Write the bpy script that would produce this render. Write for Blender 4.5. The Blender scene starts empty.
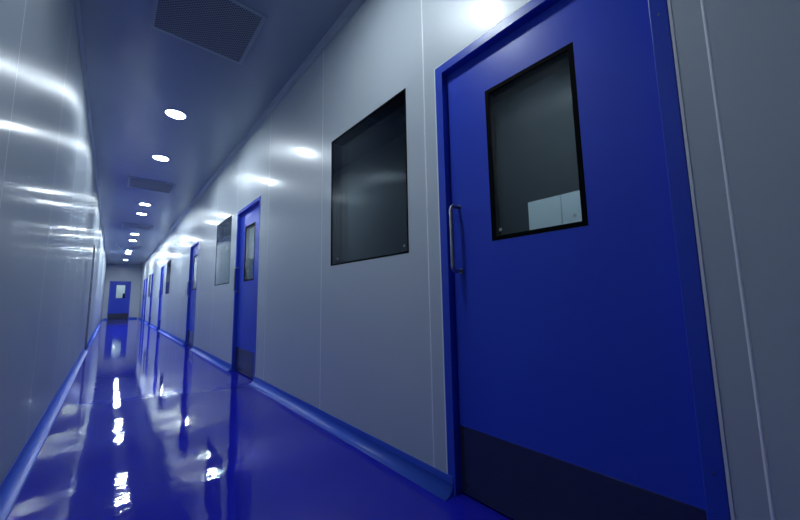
import bpy, bmesh, math, random
from mathutils import Vector, Matrix

random.seed(4)
scene = bpy.context.scene
COL = scene.collection

# ------------------------------------------------------------------ sizes (metres)
XL, XR = -0.332, 1.226          # faces of the left and right wall
YB, YE = -3.6, 24.3             # corridor ends
CH = 3.04                       # ceiling height
EYE = 0.891
WT = 0.09                       # wall thickness

# ------------------------------------------------------------------ materials
def mat(name):
    m = bpy.data.materials.new(name)
    m.use_nodes = True
    nt = m.node_tree
    b = nt.nodes['Principled BSDF']
    return m, nt, b

def lin(r, g, b):
    f = lambda c: (c / 255 / 12.92) if c / 255 <= 0.04045 else ((c / 255 + 0.055) / 1.055) ** 2.4
    return (f(r), f(g), f(b), 1)

def noise(nt, scale, vec_scale=(1, 1, 1), detail=2, rough=0.5):
    tc = nt.nodes.new('ShaderNodeTexCoord')
    mp = nt.nodes.new('ShaderNodeMapping')
    mp.inputs['Scale'].default_value = vec_scale
    n = nt.nodes.new('ShaderNodeTexNoise')
    n.inputs['Scale'].default_value = scale
    n.inputs['Detail'].default_value = detail
    n.inputs['Roughness'].default_value = rough
    nt.links.new(tc.outputs['Object'], mp.inputs['Vector'])
    nt.links.new(mp.outputs['Vector'], n.inputs['Vector'])
    return n

def bump(nt, b, src, strength, dist, prev=None):
    bp = nt.nodes.new('ShaderNodeBump')
    bp.inputs['Strength'].default_value = strength
    bp.inputs['Distance'].default_value = dist
    nt.links.new(src, bp.inputs['Height'])
    if prev:
        nt.links.new(prev.outputs['Normal'], bp.inputs['Normal'])
    nt.links.new(bp.outputs['Normal'], b.inputs['Normal'])
    return bp

def ramp_between(nt, src, target, c0, c1, lo=0.3, hi=0.7):
    r = nt.nodes.new('ShaderNodeValToRGB')
    r.color_ramp.elements[0].position = lo
    r.color_ramp.elements[1].position = hi
    r.color_ramp.elements[0].color = c0
    r.color_ramp.elements[1].color = c1
    nt.links.new(src, r.inputs['Fac'])
    nt.links.new(r.outputs['Color'], target)
    return r

def simple(name, color, rough=0.4, metal=0.0, wob=0.0):
    m, nt, b = mat(name)
    b.inputs['Base Color'].default_value = color
    b.inputs['Roughness'].default_value = rough
    b.inputs['Metallic'].default_value = metal
    n = noise(nt, 14.0, detail=3)
    if wob:
        bump(nt, b, n.outputs['Fac'], wob, 0.01)
    mr = nt.nodes.new('ShaderNodeMapRange')
    mr.inputs['To Min'].default_value = max(rough - 0.04, 0.02)
    mr.inputs['To Max'].default_value = rough + 0.04
    nt.links.new(n.outputs['Fac'], mr.inputs['Value'])
    nt.links.new(mr.outputs['Result'], b.inputs['Roughness'])
    return m

M = {}
# painted steel sandwich panel
def wall_material(name, color, rough, b1, b2, aniso=0.4, ior=1.65, coat=0.0):
    m, nt, b = mat(name)
    b.inputs['Base Color'].default_value = color
    b.inputs['Roughness'].default_value = rough
    b.inputs['IOR'].default_value = ior
    b.inputs['Coat Weight'].default_value = coat
    b.inputs['Coat Roughness'].default_value = 0.14
    n1 = noise(nt, 1.0, (1.0, 1.7, 0.28), detail=1)
    n2 = noise(nt, 1.0, (6.0, 8.0, 1.0), detail=2)
    # panel coating with a vertical grain: highlights smear along the wall
    tg = nt.nodes.new('ShaderNodeCombineXYZ')
    tg.inputs[0].default_value, tg.inputs[1].default_value = (0.1, 1.0)
    b.inputs['Anisotropic'].default_value = aniso
    nt.links.new(tg.outputs[0], b.inputs['Tangent'])
    p = bump(nt, b, n1.outputs['Fac'], 1.0, b1)
    bump(nt, b, n2.outputs['Fac'], 1.0, b2, p)
    return m
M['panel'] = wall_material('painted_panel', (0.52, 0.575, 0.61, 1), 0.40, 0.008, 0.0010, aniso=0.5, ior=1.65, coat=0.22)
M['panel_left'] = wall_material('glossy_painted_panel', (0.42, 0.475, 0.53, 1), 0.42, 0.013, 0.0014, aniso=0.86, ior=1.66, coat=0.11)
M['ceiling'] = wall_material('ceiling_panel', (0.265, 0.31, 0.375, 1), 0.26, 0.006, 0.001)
M['seal'] = simple('sealant', (0.88, 0.90, 0.92, 1), 0.35)
M['seal_left'] = simple('grey_sealant', (0.80, 0.83, 0.86, 1), 0.4)
M['cove_grey'] = simple('grey_cove', (0.48, 0.54, 0.60, 1), 0.35)
M['pale_lining'] = simple('pale_added_lining', (0.5, 0.54, 0.55, 1), 0.5)  # added lining colour, lightens the view through the second window
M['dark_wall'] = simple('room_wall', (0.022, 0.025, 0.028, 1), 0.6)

# blue epoxy floor
m, nt, b = mat('blue_epoxy')
n = noise(nt, 1.6, (1, 1, 1), detail=4, rough=0.6)
ramp_between(nt, n.outputs['Fac'], b.inputs['Base Color'], (0.010, 0.012, 0.40, 1), (0.014, 0.016, 0.48, 1))
b.inputs['Roughness'].default_value = 0.07
b.inputs['IOR'].default_value = 1.5
n1 = noise(nt, 2.2, (1, 1, 1), detail=2)
n2 = noise(nt, 9.0, (1, 1, 1), detail=2, rough=0.5)
p = bump(nt, b, n1.outputs['Fac'], 1.0, 0.0008)
n4 = noise(nt, 26.0, (1, 1, 1), detail=2, rough=0.5)
p = bump(nt, b, n2.outputs['Fac'], 1.0, 0.0009, p)
bump(nt, b, n4.outputs['Fac'], 1.0, 0.00025, p)
n3 = noise(nt, 3.0, (1, 1, 1), detail=5, rough=0.65)
mr = nt.nodes.new('ShaderNodeMapRange')
mr.inputs['From Min'].default_value = 0.35
mr.inputs['From Max'].default_value = 0.7
mr.inputs['To Min'].default_value = 0.015
mr.inputs['To Max'].default_value = 0.05
nt.links.new(n3.outputs['Fac'], mr.inputs['Value'])
nt.links.new(mr.outputs['Result'], b.inputs['Roughness'])
M['floor'] = m

M['cove_blue'] = simple('blue_cove', (0.042, 0.125, 0.68, 1), 0.40)
M['blue'] = simple('blue_paint', (0.030, 0.070, 0.60, 1), 0.34, wob=0.02)
M['blue'].node_tree.nodes['Principled BSDF'].inputs['Specular IOR Level'].default_value = 0.35
M['blue_frame'] = simple('blue_frame_paint', (0.028, 0.072, 0.56, 1), 0.32)
M['steel'] = simple('brushed_steel', (0.42, 0.43, 0.44, 1), 0.33, 1.0)
M['kick'] = simple('dark_steel', (0.11, 0.12, 0.135, 1), 0.22, 0.75)
M['black'] = simple('black_rubber', (0.001, 0.0015, 0.002, 1), 0.75)
M['black'].node_tree.nodes['Principled BSDF'].inputs['Specular IOR Level'].default_value = 0.06
M['white'] = simple('white_plastic', (0.75, 0.77, 0.78, 1), 0.4)
M['cabinet'] = simple('light_grey_metal', (0.82, 0.86, 0.87, 1), 0.4)
M['dark_frame'] = simple('dark_grey_frame', (0.22, 0.24, 0.24, 1), 0.4)
M['stud'] = simple('grey_plug', (0.30, 0.33, 0.36, 1), 0.5)

def glass(name, tint):
    m = bpy.data.materials.new(name)
    m.use_nodes = True
    nt = m.node_tree
    for x in list(nt.nodes):
        nt.nodes.remove(x)
    out = nt.nodes.new('ShaderNodeOutputMaterial')
    mix = nt.nodes.new('ShaderNodeMixShader')
    fr = nt.nodes.new('ShaderNodeFresnel')
    # both faces of the pane reflect alike (index inverted on the inner side)
    ge = nt.nodes.new('ShaderNodeNewGeometry')
    mi = nt.nodes.new('ShaderNodeMapRange')
    mi.inputs['To Min'].default_value = 1.38
    mi.inputs['To Max'].default_value = 1 / 1.38
    nt.links.new(ge.outputs['Backfacing'], mi.inputs['Value'])
    nt.links.new(mi.outputs['Result'], fr.inputs['IOR'])
    tr = nt.nodes.new('ShaderNodeBsdfTransparent')
    tr.inputs['Color'].default_value = tint
    gl = nt.nodes.new('ShaderNodeBsdfGlossy')
    gl.inputs['Roughness'].default_value = 0.03
    gl.inputs['Color'].default_value = (1, 1, 1, 1)
    n = noise(nt, 1.0, (1, 2.0, 0.7), detail=1)
    bp = nt.nodes.new('ShaderNodeBump')
    bp.inputs['Distance'].default_value = 0.003
    nt.links.new(n.outputs['Fac'], bp.inputs['Height'])
    nt.links.new(bp.outputs['Normal'], gl.inputs['Normal'])
    nt.links.new(fr.outputs['Fac'], mix.inputs['Fac'])
    nt.links.new(tr.outputs['BSDF'], mix.inputs[1])
    nt.links.new(gl.outputs['BSDF'], mix.inputs[2])
    nt.links.new(mix.outputs['Shader'], out.inputs['Surface'])
    return m
M['glass'] = glass('window_glass', (0.80, 0.86, 0.88, 1))

def emitter(name, color, strength):
    m, nt, b = mat(name)
    b.inputs['Base Color'].default_value = (0.8, 0.8, 0.8, 1)
    b.inputs['Emission Color'].default_value = color
    b.inputs['Emission Strength'].default_value = strength
    return m
M['lamp'] = emitter('lamp_diffuser', (0.80, 0.92, 1.0, 1), 205.0)
M['lamp_bright'] = emitter('bright_lamp_diffuser', (0.80, 0.92, 1.0, 1), 240.0)
M['lamp_brightest'] = emitter('brightest_lamp_diffuser', (0.80, 0.92, 1.0, 1), 480.0)
M['fill_room'] = emitter('room_fill_diffuser', (0.84, 0.95, 1.0, 1), 22.0)  # this and the next two: emission of the added fill lights
M['fill_vestibule'] = emitter('vestibule_fill_diffuser', (0.86, 0.95, 1.0, 1), 55.0)
M['fill_dim'] = emitter('dim_fill_diffuser', (0.86, 0.95, 1.0, 1), 27.0)

# perforated plate: staggered round holes
m, nt, b = mat('perforated_plate')
tc = nt.nodes.new('ShaderNodeTexCoord')
sep = nt.nodes.new('ShaderNodeSeparateXYZ')
nt.links.new(tc.outputs['Object'], sep.inputs[0])
def mth(op, a, c=None):
    k = nt.nodes.new('ShaderNodeMath'); k.operation = op
    for i, v in enumerate((a, c)):
        if v is None: continue
        if isinstance(v, (int, float)): k.inputs[i].default_value = v
        else: nt.links.new(v, k.inputs[i])
    return k.outputs[0]
P = 2 * math.pi / 0.026
sx = mth('COSINE', mth('MULTIPLY', sep.outputs['X'], P))
sy = mth('COSINE', mth('MULTIPLY', sep.outputs['Y'], P))
hole = mth('GREATER_THAN', mth('MULTIPLY', sx, sy), 0.22)
mx = nt.nodes.new('ShaderNodeMix'); mx.data_type = 'RGBA'
mx.inputs['A'].default_value = (0.20, 0.235, 0.29, 1)
mx.inputs['B'].default_value = (0.012, 0.013, 0.016, 1)
nt.links.new(hole, mx.inputs['Factor'])
nt.links.new(mx.outputs['Result'], b.inputs['Base Color'])
b.inputs['Roughness'].default_value = 0.5
M['perforated'] = m

# ------------------------------------------------------------------ mesh helpers
def box(bm, x0, x1, y0, y1, z0, z1, mi=0):
    x0, x1 = sorted((x0, x1)); y0, y1 = sorted((y0, y1)); z0, z1 = sorted((z0, z1))
    v = [bm.verts.new(p) for p in ((x0,y0,z0),(x1,y0,z0),(x1,y1,z0),(x0,y1,z0),(x0,y0,z1),(x1,y0,z1),(x1,y1,z1),(x0,y1,z1))]
    for f in ((0,3,2,1),(4,5,6,7),(0,1,5,4),(1,2,6,5),(2,3,7,6),(3,0,4,7)):
        bm.faces.new([v[i] for i in f]).material_index = mi

def ring(bm, x0, x1, o, i):
    """rectangular ring in the YZ plane, o and i = (y0,y1,z0,z1)"""
    def loop(x, r):
        return [bm.verts.new((x, y, z)) for y, z in ((r[0],r[2]),(r[1],r[2]),(r[1],r[3]),(r[0],r[3]))]
    a, b_, c, d = loop(x0, o), loop(x0, i), loop(x1, o), loop(x1, i)
    for k in range(4):
        j = (k + 1) % 4
        bm.faces.new((a[k], a[j], b_[j], b_[k]))
        bm.faces.new((c[j], c[k], d[k], d[j]))
        bm.faces.new((a[j], a[k], c[k], c[j]))
        bm.faces.new((b_[k], b_[j], d[j], d[k]))

def ushape(bm, x0, x1, o, i):
    """door frame: two jambs and a header in one outline; o and i = (y0,y1,ztop), both standing on z=0"""
    pts = [(o[0],0),(o[0],o[2]),(o[1],o[2]),(o[1],0),(i[1],0),(i[1],i[2]),(i[0],i[2]),(i[0],0)]
    A = [bm.verts.new((x0, y, z)) for y, z in pts]
    B = [bm.verts.new((x1, y, z)) for y, z in pts]
    for V, fl in ((A, False), (B, True)):
        for q in ((0,1,6,7),(1,2,5,6),(2,3,4,5)):
            f = [V[k] for k in q]
            bm.faces.new(f[::-1] if fl else f)
    for k in range(8):
        j = (k + 1) % 8
        bm.faces.new((A[j], A[k], B[k], B[j]))

def disc(bm, c, r, axis, depth, n=32, mi=0):
    """short cylinder along an axis ('x' or 'z')"""
    lo, hi = [], []
    for k in range(n):
        a = 2 * math.pi * k / n
        if axis == 'z':
            p = (c[0] + r * math.cos(a), c[1] + r * math.sin(a), c[2]); q = (p[0], p[1], c[2] + depth)
        else:
            p = (c[0], c[1] + r * math.cos(a), c[2] + r * math.sin(a)); q = (c[0] + depth, p[1], p[2])
        lo.append(bm.verts.new(p)); hi.append(bm.verts.new(q))
    bm.faces.new(lo[::-1]).material_index = mi
    bm.faces.new(hi).material_index = mi
    for k in range(n):
        j = (k + 1) % n
        bm.faces.new((lo[k], lo[j], hi[j], hi[k])).material_index = mi

def tube(bm, pts, r, n=14):
    pts = [Vector(p) for p in pts]
    rings = []
    for k, p in enumerate(pts):
        t = (pts[min(k + 1, len(pts) - 1)] - pts[max(k - 1, 0)]).normalized()
        u = t.cross(Vector((0, 1, 0)))
        if u.length < 1e-3: u = t.cross(Vector((1, 0, 0)))
        u.normalize(); w = t.cross(u)
        rings.append([bm.verts.new(p + r * (math.cos(2*math.pi*j/n) * u + math.sin(2*math.pi*j/n) * w)) for j in range(n)])
    for a, b_ in zip(rings, rings[1:]):
        for j in range(n):
            bm.faces.new((a[j], a[(j+1) % n], b_[(j+1) % n], b_[j])).smooth = True
    bm.faces.new(rings[0][::-1]); bm.faces.new(rings[-1])

def obj(name, bm, mats, parent=None, bevel=0.0, smooth=False):
    bmesh.ops.recalc_face_normals(bm, faces=bm.faces)
    me = bpy.data.meshes.new(name)
    bm.to_mesh(me); bm.free()
    for k in (mats if isinstance(mats, (list, tuple)) else [mats]):
        me.materials.append(k)
    if smooth:
        for p in me.polygons: p.use_smooth = True
    o = bpy.data.objects.new(name, me)
    COL.objects.link(o)
    if parent: o.parent = parent
    if bevel:
        md = o.modifiers.new('bevel', 'BEVEL'); md.width = bevel; md.segments = 2
        md.limit_method = 'ANGLE'; md.angle_limit = math.radians(40)
    return o

def empty(name, loc, rz=0.0):
    o = bpy.data.objects.new(name, None)
    o.empty_display_size = 0.1
    COL.objects.link(o); o.location = loc; o.rotation_euler = (0, 0, rz)
    return o

def tag(o, label, cat, group=None, kind=None):
    o['label'] = label; o['category'] = cat
    if group: o['group'] = group
    if kind: o['kind'] = kind
    return o

def copy_tree(o, name=None, parent=None):
    c = o.copy(); COL.objects.link(c)
    if name: c.name = name
    if parent: c.parent = parent
    for ch in list(o.children):
        copy_tree(ch, None, c)
    return c

# ------------------------------------------------------------------ what stands where
DW, DH = 0.953, 2.10                      # door with frame
FW = 0.046                                # frame face
door_y = [0.138, 3.815, 7.36, 12.98, 16.45, 19.35, 20.75]
WW, WZ0, WZ1 = 0.870, 1.140, 2.120
win_y = [1.325, 5.035, 11.40, 17.75]
LDY = 8.72                                # door in the left wall
ED0, ED1, EDH = -0.125, 0.800, 2.12       # door in the far end wall

def wall_boxes(bm, u_breaks, z_breaks, openings, put):
    for a, b_ in zip(u_breaks, u_breaks[1:]):
        zs = list(z_breaks)
        for c, d in zip(zs, zs[1:]):
            um, zm = (a + b_) / 2, (c + d) / 2
            if any(o[0] < um < o[1] and o[2] < zm < o[3] for o in openings): continue
            put(a, b_, c, d)

seams_r = [-3.45, -2.28, -1.115, 0.063, 1.178, 2.342, 3.56, 4.79] + [4.79 + 1.19 * k for k in range(1, 17)]
seams_l = [-2.9 + 1.19 * k for k in range(0, 23)]

def seam_spans(y, openings):
    """z spans of a joint that stay clear of openings"""
    cuts = [(o[2] - 0.012, o[3] + 0.012) for o in openings if o[0] - 0.012 < y < o[1] + 0.012]
    z, out = 0.0, []
    for a, b_ in sorted(cuts):
        if a > z: out.append((z, a))
        z = max(z, b_)
    if z < CH: out.append((z, CH))
    return out

def bead(bm, x, sgn, y, z0, z1, w=0.0085, h=0.0012, mi=1):
    """shallow half round sealant bead on a wall joint"""
    prof = [(-w/2, 0), (-w/4, h * 0.8), (0, h), (w/4, h * 0.8), (w/2, 0)]
    A = [bm.verts.new((x + sgn * q, y + p, z0)) for p, q in prof]
    B = [bm.verts.new((x + sgn * q, y + p, z1)) for p, q in prof]
    for k in range(4):
        f = bm.faces.new((A[k], A[k+1], B[k+1], B[k])); f.material_index = mi; f.smooth = True

# ---- right wall
op_r = [(y, y + DW, 0.0, DH) for y in door_y] + [(y, y + WW, WZ0, WZ1) for y in win_y]
bm = bmesh.new()
ub = sorted(set([YB, YE] + [v for o in op_r for v in o[:2]]))
wall_boxes(bm, ub, [0, WZ0, DH, WZ1, CH], op_r, lambda a, b_, c, d: box(bm, XR, XR + WT, a, b_, c, d))
for y in seams_r:
    for z0, z1 in seam_spans(y, op_r): bead(bm, XR, -1, y, z0, z1)
w = obj('wall_right', bm, [M['panel'], M['seal']])
tag(w, 'long right wall of pale grey panels with thin light joints', 'wall', kind='structure')

# ---- left wall
op_l = [(LDY, LDY + DW, 0.0, DH)]
bm = bmesh.new()
ub = sorted(set([YB, YE, LDY, LDY + DW]))
wall_boxes(bm, ub, [0, DH, CH], op_l, lambda a, b_, c, d: box(bm, XL - WT, XL, a, b_, c, d))
for y in seams_l:
    for z0, z1 in seam_spans(y, op_l): bead(bm, XL, 1, y, z0, z1, w=0.006, h=0.0008)
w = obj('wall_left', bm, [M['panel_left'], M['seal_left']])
tag(w, 'glossy grey panel wall along the left with bright light streaks', 'wall', kind='structure')

# ---- end walls
bm = bmesh.new()
ei = (0.165, 0.560, 1.16, 1.91)
wall_boxes(bm, [XL - WT, ED0, ED1, XR + WT], [0, EDH, CH], [(ED0, ED1, 0, EDH)], lambda a, b_, c, d: box(bm, a, b_, YE, YE + WT, c, d))
tag(obj('wall_far', bm, M['panel']), 'narrow grey wall closing the far end of the corridor', 'wall', kind='structure')
bm = bmesh.new(); box(bm, XL - WT, XR + WT, YB - WT, YB, 0, CH)
tag(obj('wall_near', bm, M['panel']), 'grey wall behind the viewer', 'wall', kind='structure')

# ---- floor and ceiling
bm = bmesh.new(); box(bm, XL - WT, XR + WT, YB - WT, YE + WT, -0.1, 0)
tag(obj('floor', bm, M['floor']), 'glossy deep blue epoxy floor', 'floor', kind='structure')

# ceiling lights and vents (centres)
LX = 0.425
light_y = [1.25, 4.37, 5.90, 9.00, 10.03, 13.14, 14.57, 17.65, 18.56, 21.45]
vent_y = [2.69, 7.42, 11.75, 16.35]
VS = 0.335
LR, LD = 0.096, 0.011            # lamp opening radius and depth
bm = bmesh.new()
cx0, cx1 = XL - WT, XR + WT
hs = 0.15
def cquad(x0, x1, y0, y1):
    bm.faces.new([bm.verts.new(p) for p in ((x0, y0, CH), (x0, y1, CH), (x1, y1, CH), (x1, y0, CH))])
py = YB - WT
for y in light_y:
    cquad(cx0, cx1, py, y - hs)
    cquad(cx0, LX - hs, y - hs, y + hs)
    cquad(LX + hs, cx1, y - hs, y + hs)
    N = 48
    ci, sq = [], []
    for k in range(N):
        a = 2 * math.pi * k / N
        c, s_ = math.cos(a), math.sin(a)
        q = hs / max(abs(c), abs(s_))
        ci.append(bm.verts.new((LX + LR * c, y + LR * s_, CH)))
        sq.append(bm.verts.new((LX + q * c, y + q * s_, CH)))
    for k in range(N):
        j = (k + 1) % N
        bm.faces.new((sq[j], sq[k], ci[k], ci[j]))
    py = y + hs
cquad(cx0, cx1, py, YE + WT)
box(bm, cx0, cx1, YB - WT, YE + WT, CH + 0.08, CH + 0.10)
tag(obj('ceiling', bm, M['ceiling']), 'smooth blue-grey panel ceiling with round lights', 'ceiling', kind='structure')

# ------------------------------------------------------------------ doors
def make_door(name, side=-1, frame=None, seal=True):
    """door in the plane x=0, opening y 0..DW; the corridor lies on the -x side"""
    fr = frame or M['blue_frame']
    t = empty(name, (0, 0, 0))
    bm = bmesh.new()
    ushape(bm, -0.003, WT, (0.0005, DW - 0.0005, DH - 0.0005), (FW, DW - FW, DH - FW))
    obj('door_frame', bm, fr, t, bevel=0.0025)
    bm = bmesh.new()
    s = 0.007
    ushape(bm, -0.0016, -0.0002, (-s, DW + s, DH + s), (0.0, DW, DH))
    obj('sealant_bead', bm, M['seal'], t)
    wy0, wy1, wz0, wz1 = 0.285, 0.680, 1.137, 1.850
    g = 0.003
    LXF = 0.0365
    bm = bmesh.new()
    ring(bm, LXF, LXF + 0.044, (FW + g, DW - FW - g, 0.008, DH - FW - g), (wy0, wy1, wz0, wz1))
    leaf = obj('door_leaf', bm, M['blue'], t, bevel=0.0015)
    b_ = 0.019
    bm = bmesh.new()
    e = 0.0006
    ring(bm, LXF - 0.001, LXF + 0.0445, (wy0 + e, wy1 - e, wz0 + e, wz1 - e), (wy0 + b_, wy1 - b_, wz0 + b_, wz1 - b_))
    wf = obj('door_window_frame', bm, M['black'], t)
    for x in (LXF + 0.003, LXF + 0.036):
        bm = bmesh.new(); box(bm, x, x + 0.004, wy0 + b_ + e, wy1 - b_ - e, wz0 + b_ + e, wz1 - b_ - e)
        pn = obj('glass_pane', bm, M['glass'], t)
        if x < LXF + 0.01:
            for y in (wy0 + 0.043, wy1 - 0.043):
                bm = bmesh.new(); disc(bm, (x - 0.0012, y, wz0 + 0.045), 0.008, 'x', 0.0011, 6)
                obj('corner_plug', bm, M['stud'], pn)
    bm = bmesh.new()
    box(bm, LXF - 0.0018, LXF - 0.0001, FW + g + 0.004, DW - FW - g - 0.004, 0.012, 0.300)
    obj('kick_plate', bm, M['kick'], t, bevel=0.0006)
    # pull handle on the far side of the leaf
    hy, z0, z1, so, rr = DW - 0.094, 1.015, 1.330, 0.060, 0.022
    pts = [(LXF, hy, z0), (LXF - so + rr, hy, z0)]
    pts += [(LXF - so + rr - rr * math.sin(a), hy, z0 + rr - rr * math.cos(a)) for a in [math.pi/2 * k / 6 for k in range(1, 7)]]
    pts += [(LXF - so, hy, (z0 + z1) / 2)]
    pts += [(LXF - so + rr - rr * math.cos(a), hy, z1 - rr + rr * math.sin(a)) for a in [math.pi/2 * k / 6 for k in range(0, 7)]]
    pts += [(LXF, hy, z1)]
    bm = bmesh.new(); tube(bm, pts, 0.0095)
    h = obj('pull_handle', bm, M['steel'], t)
    for z in (z0, z1):
        bm = bmesh.new(); disc(bm, (LXF - 0.003, hy, z), 0.013, 'x', 0.0029, 20)
        obj('handle_rose', bm, M['steel'], h)
    # dark threshold gap seal under the leaf
    bm = bmesh.new(); box(bm, LXF + 0.004, LXF + 0.04, FW + 0.001, DW - FW - 0.001, 0.0, 0.007)
    obj('threshold_seal', bm, M['black'], t)
    # two screws on the near jamb, two at the far head
    for y, z in ((0.023, 0.42), (0.023, 1.75)):
        bm = bmesh.new(); disc(bm, (-0.0042, y, z), 0.0035, 'x', 0.0011, 12)
        obj('screw', bm, M['steel'], t)
    return t

door_labels = [
    'large blue door nearest the viewer with a black-edged window and steel pull handle',
    'second blue door along the right wall, dark kick plate showing at its foot',
    'third blue door along the right wall, a thin upright blue strip beyond the smaller window',
    'fourth blue door along the right wall, just past a narrow dark window',
    'fifth blue door along the right wall, a slim blue stripe near the far end',
    'sixth blue door along the right wall, next to last before the far corner',
    'last blue door on the right wall, right by the far corner',
]
proto = make_door('door_1')
for i, y in enumerate(door_y):
    o = proto if i == 0 else copy_tree(proto, 'door_%d' % (i + 1))
    o.location = (XR, y, 0)
    tag(o, door_labels[i], 'door', 'blue doors along the right wall', 'structure')
ld = copy_tree(proto, 'door_8')
for ch in ld.children:
    if ch.name.startswith('door_frame'):
        ch.data = ch.data.copy(); ch.data.materials[0] = M['dark_frame']
ld.location = (XL, LDY + DW, 0); ld.rotation_euler = (0, 0, math.pi)
tag(ld, 'recessed door in the left wall, its far jamb a thin dark upright line', 'door', None, 'structure')

# end door, seen from -y
def make_end_door():
    t = empty('door_9', ((ED0 + ED1) / 2, YE, 0))
    W = ED1 - ED0
    def yz(bm):                       # turn a shape built in YZ into XZ: (x,y,z) -> (y, x, z)
        for v in bm.verts: v.co = Vector((v.co.y, v.co.x, v.co.z))
        return bm
    h = W / 2
    cx = (ED0 + ED1) / 2
    wi = (ei[0] - cx, ei[1] - cx, ei[2], ei[3])
    bm = bmesh.new(); ushape(bm, -0.003, WT, (-h + .0005, h - .0005, EDH - .0005), (-h + 0.03, h - 0.03, EDH - 0.03))
    obj('door_frame', yz(bm), M['blue_frame'], t, bevel=0.002)
    bm = bmesh.new(); ring(bm, 0.010, 0.054, (-h + 0.033, h - 0.033, 0.008, EDH - 0.033), wi)
    obj('door_leaf', yz(bm), M['blue'], t, bevel=0.0015)
    bm = bmesh.new(); e = 0.0006
    ring(bm, 0.009, 0.0545, (wi[0] + e, wi[1] - e, wi[2] + e, wi[3] - e), (wi[0] + .012, wi[1] - .012, wi[2] + .012, wi[3] - .012))
    obj('door_window_frame', yz(bm), M['black'], t)
    bm = bmesh.new(); box(bm, 0.015, 0.019, wi[0] + .013, wi[1] - .013, wi[2] + .013, wi[3] - .013)
    obj('glass_pane', yz(bm), M['glass'], t)
    bm = bmesh.new(); box(bm, 0.0082, 0.0099, -h + 0.037, h - 0.037, 0.012, 0.32)
    obj('kick_plate', yz(bm), M['kick'], t)
    bm = bmesh.new(); box(bm, 0.012, 0.05, -h + 0.031, h - 0.031, 0.0, 0.007)
    obj('threshold_seal', yz(bm), M['black'], t)
    tag(t, 'blue door in the far end wall with a pale window', 'door', None, 'structure')
make_end_door()

# ------------------------------------------------------------------ windows in the right wall
def make_window(name):
    t = empty(name, (0, 0, 0))
    e, b_ = 0.0005, 0.011
    bm = bmesh.new()
    ring(bm, -0.0012, WT + 0.001, (e, WW - e, WZ0 + e, WZ1 - e), (b_, WW - b_, WZ0 + b_, WZ1 - b_))
    obj('window_frame', bm, M['black'], t)
    for x in (0.002, 0.07):
        bm = bmesh.new(); box(bm, x, x + 0.005, b_ + e, WW - b_ - e, WZ0 + b_ + e, WZ1 - b_ - e)
        pn = obj('glass_pane', bm, M['glass'], t)
        if x < 0.01:
            for y in (0.040, WW - 0.10):
                bm = bmesh.new(); disc(bm, (x - 0.0012, y, WZ0 + 0.045), 0.008, 'x', 0.0011, 6)
                obj('corner_plug', bm, M['stud'], pn)
    return t
win_labels = [
    'large dark window nearest the viewer, left of the biggest blue door',
    'tall reflective window just left of the second blue door',
    'narrow dark window in front of the fourth blue door',
    'farthest small window on the right wall, near the last doors',
]
wproto = make_window('window_1')
for i, y in enumerate(win_y):
    o = wproto if i == 0 else copy_tree(wproto, 'window_%d' % (i + 1))
    o.location = (XR, y, 0)
    tag(o, win_labels[i], 'window', 'dark windows along the right wall', 'structure')

# ------------------------------------------------------------------ floor coving and ceiling coving
def cove(bm, x, sgn, y0, y1, zbase, up, w, h, n=10, caps=True):
    """concave quarter profile: wall at x, running in +sgn*x; up = +1 floor cove, -1 ceiling cove"""
    prof = []
    prof.append((0, h))
    ht = h
    if up > 0:
        prof.append((0.004, h)); h = h * 0.62
    for k in range(n + 1):
        a = math.pi / 2 * k / n
        prof.append((0.004 + (w - 0.004) * (1 - math.cos(a)), 0.003 + (h - 0.003) * (1 - math.sin(a))))
    prof.append((w, 0))
    prof.append((0, 0))
    A = [bm.verts.new((x + sgn * p, y0, zbase + up * q)) for p, q in prof]
    B = [bm.verts.new((x + sgn * p, y1, zbase + up * q)) for p, q in prof]
    L = len(prof)
    for k in range(L):
        j = (k + 1) % L
        f = bm.faces.new((A[k], A[j], B[j], B[k]))
        f.smooth = (2 if up > 0 else 1) <= k <= n + (1 if up > 0 else 0)
    if caps:
        # caps as triangle fan from the inner corner
        for V in (A, B):
            for k in range(L - 2):
                bm.faces.new((V[L-1], V[k], V[k+1]))

CW, CHH = 0.058, 0.080
xo = 0.0035                           # stands clear of the frame face it laps over
bm = bmesh.new()
edges = [YB] + [v for y in door_y for v in (y + FW - 0.012, y + DW - FW + 0.012)] + [YE]
for a, b_ in zip(edges[0::2], edges[1::2]):
    cove(bm, XR - xo, -1, a, b_, 0.0, 1, CW, CHH)
tag(obj('baseboard_right', bm, M['cove_blue']), 'blue rounded skirting along the foot of the right wall', 'skirting', kind='structure')
bm = bmesh.new()
for a, b_ in ((YB, LDY + FW - 0.012), (LDY + DW - FW + 0.012, YE)):
    cove(bm, XL + xo, 1, a, b_, 0.0, 1, CW, CHH)
tag(obj('baseboard_left', bm, M['cove_blue']), 'blue rounded skirting along the foot of the left wall', 'skirting', kind='structure')
bm = bmesh.new()
for a, b_ in ((XL + xo + CW, ED0 - 0.004), (ED1 + 0.004, XR - xo - CW)):
    cove(bm, 0, -1, a, b_, 0.0, 1, CW, CHH)
for v in bm.verts: v.co = Vector((v.co.y, YE + v.co.x - 0.0005, v.co.z))
tag(obj('baseboard_far', bm, M['cove_blue']), 'short blue skirting either side of the far door', 'skirting', kind='structure')

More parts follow.
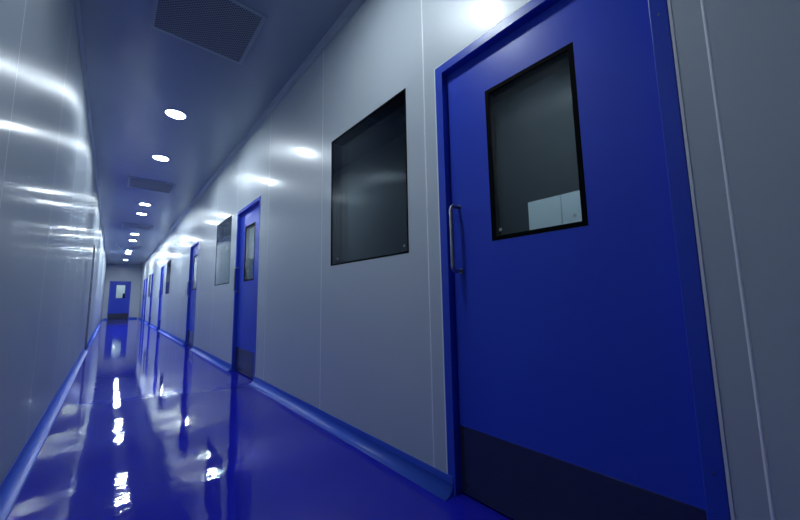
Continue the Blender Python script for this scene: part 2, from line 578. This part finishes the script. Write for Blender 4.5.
bm = bmesh.new(); cove(bm, XR - 0.0005, -1, YB, YE, CH, -1, 0.045, 0.045)
tag(obj('trim_1', bm, M['cove_grey']), 'grey curved trim where the right wall meets the ceiling', 'trim', kind='structure')
bm = bmesh.new(); cove(bm, XL + 0.0005, 1, YB, YE, CH, -1, 0.025, 0.025)
tag(obj('trim_2', bm, M['cove_grey']), 'grey curved trim where the left wall meets the ceiling', 'trim', kind='structure')
bm = bmesh.new(); cove(bm, 0, -1, XL + 0.056, XR - 0.056, CH, -1, 0.055, 0.055)
for v in bm.verts: v.co = Vector((v.co.y, YE + v.co.x - 0.0005, v.co.z))
tag(obj('trim_3', bm, M['cove_grey']), 'grey curved trim above the far end wall', 'trim', kind='structure')

# ------------------------------------------------------------------ downlights
def make_light():
    t = empty('recessed_downlight', (0, 0, 0))
    n = 48
    def lathe(prof):
        bm = bmesh.new()
        rows = [[bm.verts.new((r * math.cos(2*math.pi*k/n), r * math.sin(2*math.pi*k/n), z)) for k in range(n)] for r, z in prof]
        for a, b_ in zip(rows, rows[1:] + rows[:1]):
            for k in range(n):
                j = (k + 1) % n
                bm.faces.new((a[k], a[j], b_[j], b_[k]))
        return bm
    obj('trim_ring', lathe([(LR - 0.003, -0.0006), (LR - 0.001, -0.003), (LR + 0.006, -0.0035), (LR + 0.011, -0.0006)]), M['white'], t)
    obj('reflector', lathe([(LR - 0.003, -0.0004), (LR - 0.006, LD), (LR - 0.004, LD), (LR - 0.001, -0.0004)]), M['reflector'], t)
    bm = bmesh.new(); disc(bm, (0, 0, LD - 0.006), LR - 0.0075, 'z', 0.004, n)
    obj('diffuser', bm, M['lamp'], t)
    return t
M['reflector'] = simple('white_reflector', (0.85, 0.86, 0.87, 1), 0.35)
light_labels = [
    'lit round ceiling light nearest the viewer, above the big blue door',
    'largest lit round ceiling light in view, first beyond the big perforated vent',
    'second lit round ceiling light in view, just before the second vent',
    'third lit round ceiling light, first of the pair beyond the second vent',
    'fourth lit round ceiling light, second of the pair beyond the second vent',
    'fifth lit round ceiling light, first of the pair beyond the third vent',
    'sixth lit round ceiling light, second of the pair beyond the third vent',
    'seventh lit round ceiling light, first of the pair past the farthest vent',
    'eighth lit round ceiling light, second of the pair past the farthest vent',
    'farthest and smallest lit round ceiling light, nearest the far wall',
]
lp = make_light()
for i, y in enumerate(light_y):
    o = lp if i == 0 else copy_tree(lp)
    o.location = (LX, y, CH)
    if i >= 3:                        # farther lamps given extra emission to brighten the far end
        for ch in o.children:
            if ch.name.startswith('diffuser'):
                ch.data = ch.data.copy(); ch.data.materials[0] = M['lamp_bright'] if i < 5 else M['lamp_brightest']
    tag(o, light_labels[i], 'ceiling light', 'round ceiling lights')

# ------------------------------------------------------------------ ceiling vents
def make_vent():
    t = empty('ceiling_vent', (0, 0, 0))
    bm = bmesh.new()
    ring(bm, -0.010, -0.0005, (-VS, VS, -VS, VS), (-VS + 0.027, VS - 0.027, -VS + 0.027, VS - 0.027))
    for v in bm.verts: v.co = Vector((v.co.y, v.co.z, v.co.x))
    obj('vent_frame', bm, M['vent_frame'], t, bevel=0.002)
    bm = bmesh.new()
    a = VS - 0.0275
    box(bm, -a, a, -a, a, -0.007, -0.0008)
    obj('perforated_plate', bm, M['perforated'], t)
    return t
M['vent_frame'] = simple('vent_frame_paint', (0.30, 0.35, 0.42, 1), 0.45)
vent_labels = [
    'large square perforated ceiling vent nearest the viewer',
    'second perforated ceiling vent, between two pairs of round lights',
    'third perforated ceiling vent, a thin dark band beyond the fourth light',
    'farthest perforated ceiling vent, a faint dark line near the far lights',
]
vp = make_vent()
for i, y in enumerate(vent_y):
    o = vp if i == 0 else copy_tree(vp)
    o.location = (LX, y, CH)
    tag(o, vent_labels[i], 'vent', 'perforated ceiling vents')

# ------------------------------------------------------------------ wall switches
def make_switch():
    t = empty('light_switch', (0, 0, 0))
    bm = bmesh.new(); box(bm, -0.010, -0.0003, -0.043, 0.043, -0.043, 0.043)
    obj('switch_plate', bm, M['white'], t, bevel=0.003)
    bm = bmesh.new(); box(bm, -0.014, -0.0102, -0.018, 0.018, -0.028, 0.028)
    obj('rocker', bm, M['white'], t, bevel=0.0015)
    return t
sp = make_switch()
for i, (y, lb) in enumerate(((8.74, 'small white switch on the wall just beyond the third blue door'),
                             (15.75, 'small white switch on the wall between the fourth and fifth blue doors'))):
    o = sp if i == 0 else copy_tree(sp)
    o.location = (XR, y, 1.08)
    tag(o, lb, 'switch', 'wall switches')

# ------------------------------------------------------------------ dim rooms behind the right wall
RX = 3.12
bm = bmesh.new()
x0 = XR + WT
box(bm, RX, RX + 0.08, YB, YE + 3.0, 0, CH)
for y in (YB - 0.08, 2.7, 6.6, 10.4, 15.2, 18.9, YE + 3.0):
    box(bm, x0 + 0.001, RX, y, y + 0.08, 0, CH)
# pale lining added in the second room to lighten its window
box(bm, RX - 0.02, RX - 0.001, 2.79, 6.59, 0, CH, 1)
box(bm, x0 + 0.002, RX - 0.021, 6.575, 6.595, 0, CH, 1)
tag(obj('wall_rooms', bm, [M['dark_wall'], M['pale_lining']]), 'dim grey walls of the rooms seen through the windows on the right', 'wall', kind='structure')
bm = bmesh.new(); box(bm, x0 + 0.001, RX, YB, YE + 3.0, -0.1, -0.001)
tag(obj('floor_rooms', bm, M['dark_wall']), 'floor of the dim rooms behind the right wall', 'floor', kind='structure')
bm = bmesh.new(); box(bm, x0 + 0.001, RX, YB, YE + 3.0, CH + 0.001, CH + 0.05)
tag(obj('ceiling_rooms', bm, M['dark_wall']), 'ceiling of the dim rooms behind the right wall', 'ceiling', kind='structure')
# vestibule behind the far door
bm = bmesh.new()
box(bm, XL - WT - 0.08, XL - WT, YE + WT, YE + 3.0, 0, CH)
box(bm, XL - WT, XR + WT, YE + 2.4, YE + 2.5, 0, CH)
box(bm, XL - WT, XR + WT, YE + WT + 0.001, YE + 2.4, -0.1, -0.001)
box(bm, XL - WT, XR + WT, YE + WT + 0.001, YE + 2.4, CH + 0.001, CH + 0.05)
tag(obj('wall_vestibule', bm, M['panel']), 'pale wall of the space seen through the far door window', 'wall', kind='structure')
bm = bmesh.new(); box(bm, 0.50, 0.62, YE + 2.32, YE + 2.399, 1.15, 1.48)
t = obj('wall_box', bm, M['black'], bevel=0.004)
tag(t, 'small dark box on the wall seen through the far door window', 'box')
# cabinet inside the nearest room
t = empty('metal_cabinet', (2.75, 0.80, 0))
tag(t, 'pale grey metal cabinet in the room behind the nearest blue door', 'cabinet')
bm = bmesh.new(); box(bm, -0.13, 0.35, -0.53, 0.53, 0.08, 1.68)
obj('cabinet_body', bm, M['cabinet'], t, bevel=0.004)
for y0, y1, hy in ((-0.525, 0.245, 0.2), (0.256, 0.522, 0.30)):
    bm = bmesh.new(); box(bm, -0.15, -0.1305, y0, y1, 0.1, 1.675)
    d = obj('cabinet_door', bm, M['cabinet'], t, bevel=0.003)
    bm = bmesh.new(); box(bm, -0.165, -0.1505, hy - 0.008, hy + 0.008, 0.85, 1.0)
    obj('handle', bm, M['steel'], d, bevel=0.003)
bm = bmesh.new(); box(bm, -0.11, 0.33, -0.5, 0.5, 0.0, 0.0795)
obj('plinth', bm, M['black'], t)

def room_fill(x, y, label, m):  # added fill light shaped like a ceiling panel
    r = empty('room_fill_light', (x, y, CH))
    bm = bmesh.new(); ring(bm, -0.024, -0.0005, (-0.15, 0.15, -0.6, 0.6), (-0.13, 0.13, -0.58, 0.58))
    for v in bm.verts: v.co = Vector((v.co.y, v.co.z, v.co.x))
    obj('housing', bm, M['white'], r)
    bm = bmesh.new(); box(bm, -0.129, 0.129, -0.579, 0.579, -0.015, -0.001)
    obj('diffuser', bm, m, r)
    tag(r, label, 'ceiling light')
    return r
room_fill(2.0, 0.9, 'added dim fill light for the cabinet behind the nearest blue door', M['fill_dim'])  # added so the cabinet shows bright through the door glass
room_fill(2.3, 5.0, 'added fill light in the room behind the second blue door', M['fill_room'])  # added to lighten the second door's and window's glass
room_fill(0.45, YE + 1.3, 'added fill light in the space beyond the far door', M['fill_vestibule'])  # added to make the far door's window pale

# ------------------------------------------------------------------ world
wd = bpy.data.worlds.new('world'); scene.world = wd
wd.use_nodes = True
wd.node_tree.nodes['Background'].inputs['Color'].default_value = (0.02, 0.025, 0.035, 1)
wd.node_tree.nodes['Background'].inputs['Strength'].default_value = 0.2

# ------------------------------------------------------------------ camera
cam = bpy.data.cameras.new('camera')
cam.sensor_width = 36.0
cam.lens = 329.0 / 800 * 36.0
cam.clip_start = 0.02
co = bpy.data.objects.new('camera', cam)
COL.objects.link(co)
R = Matrix(((0.7540179, -0.0629332, -0.65383211), (-0.65662635, -0.0984144, -0.74776764), (-0.01728709, 0.99315357, -0.11552982)))
co.matrix_world = Matrix.Translation((0, 0, EYE)) @ R.to_4x4()
scene.camera = co

vs = scene.view_settings
vs.view_transform = 'Standard'; vs.look = 'None'; vs.gamma = 1.0; vs.use_curve_mapping = False
vs.exposure = 0.0
scene.cycles.sample_clamp_indirect = 0.0      # keep the lamps' highlights in second reflections
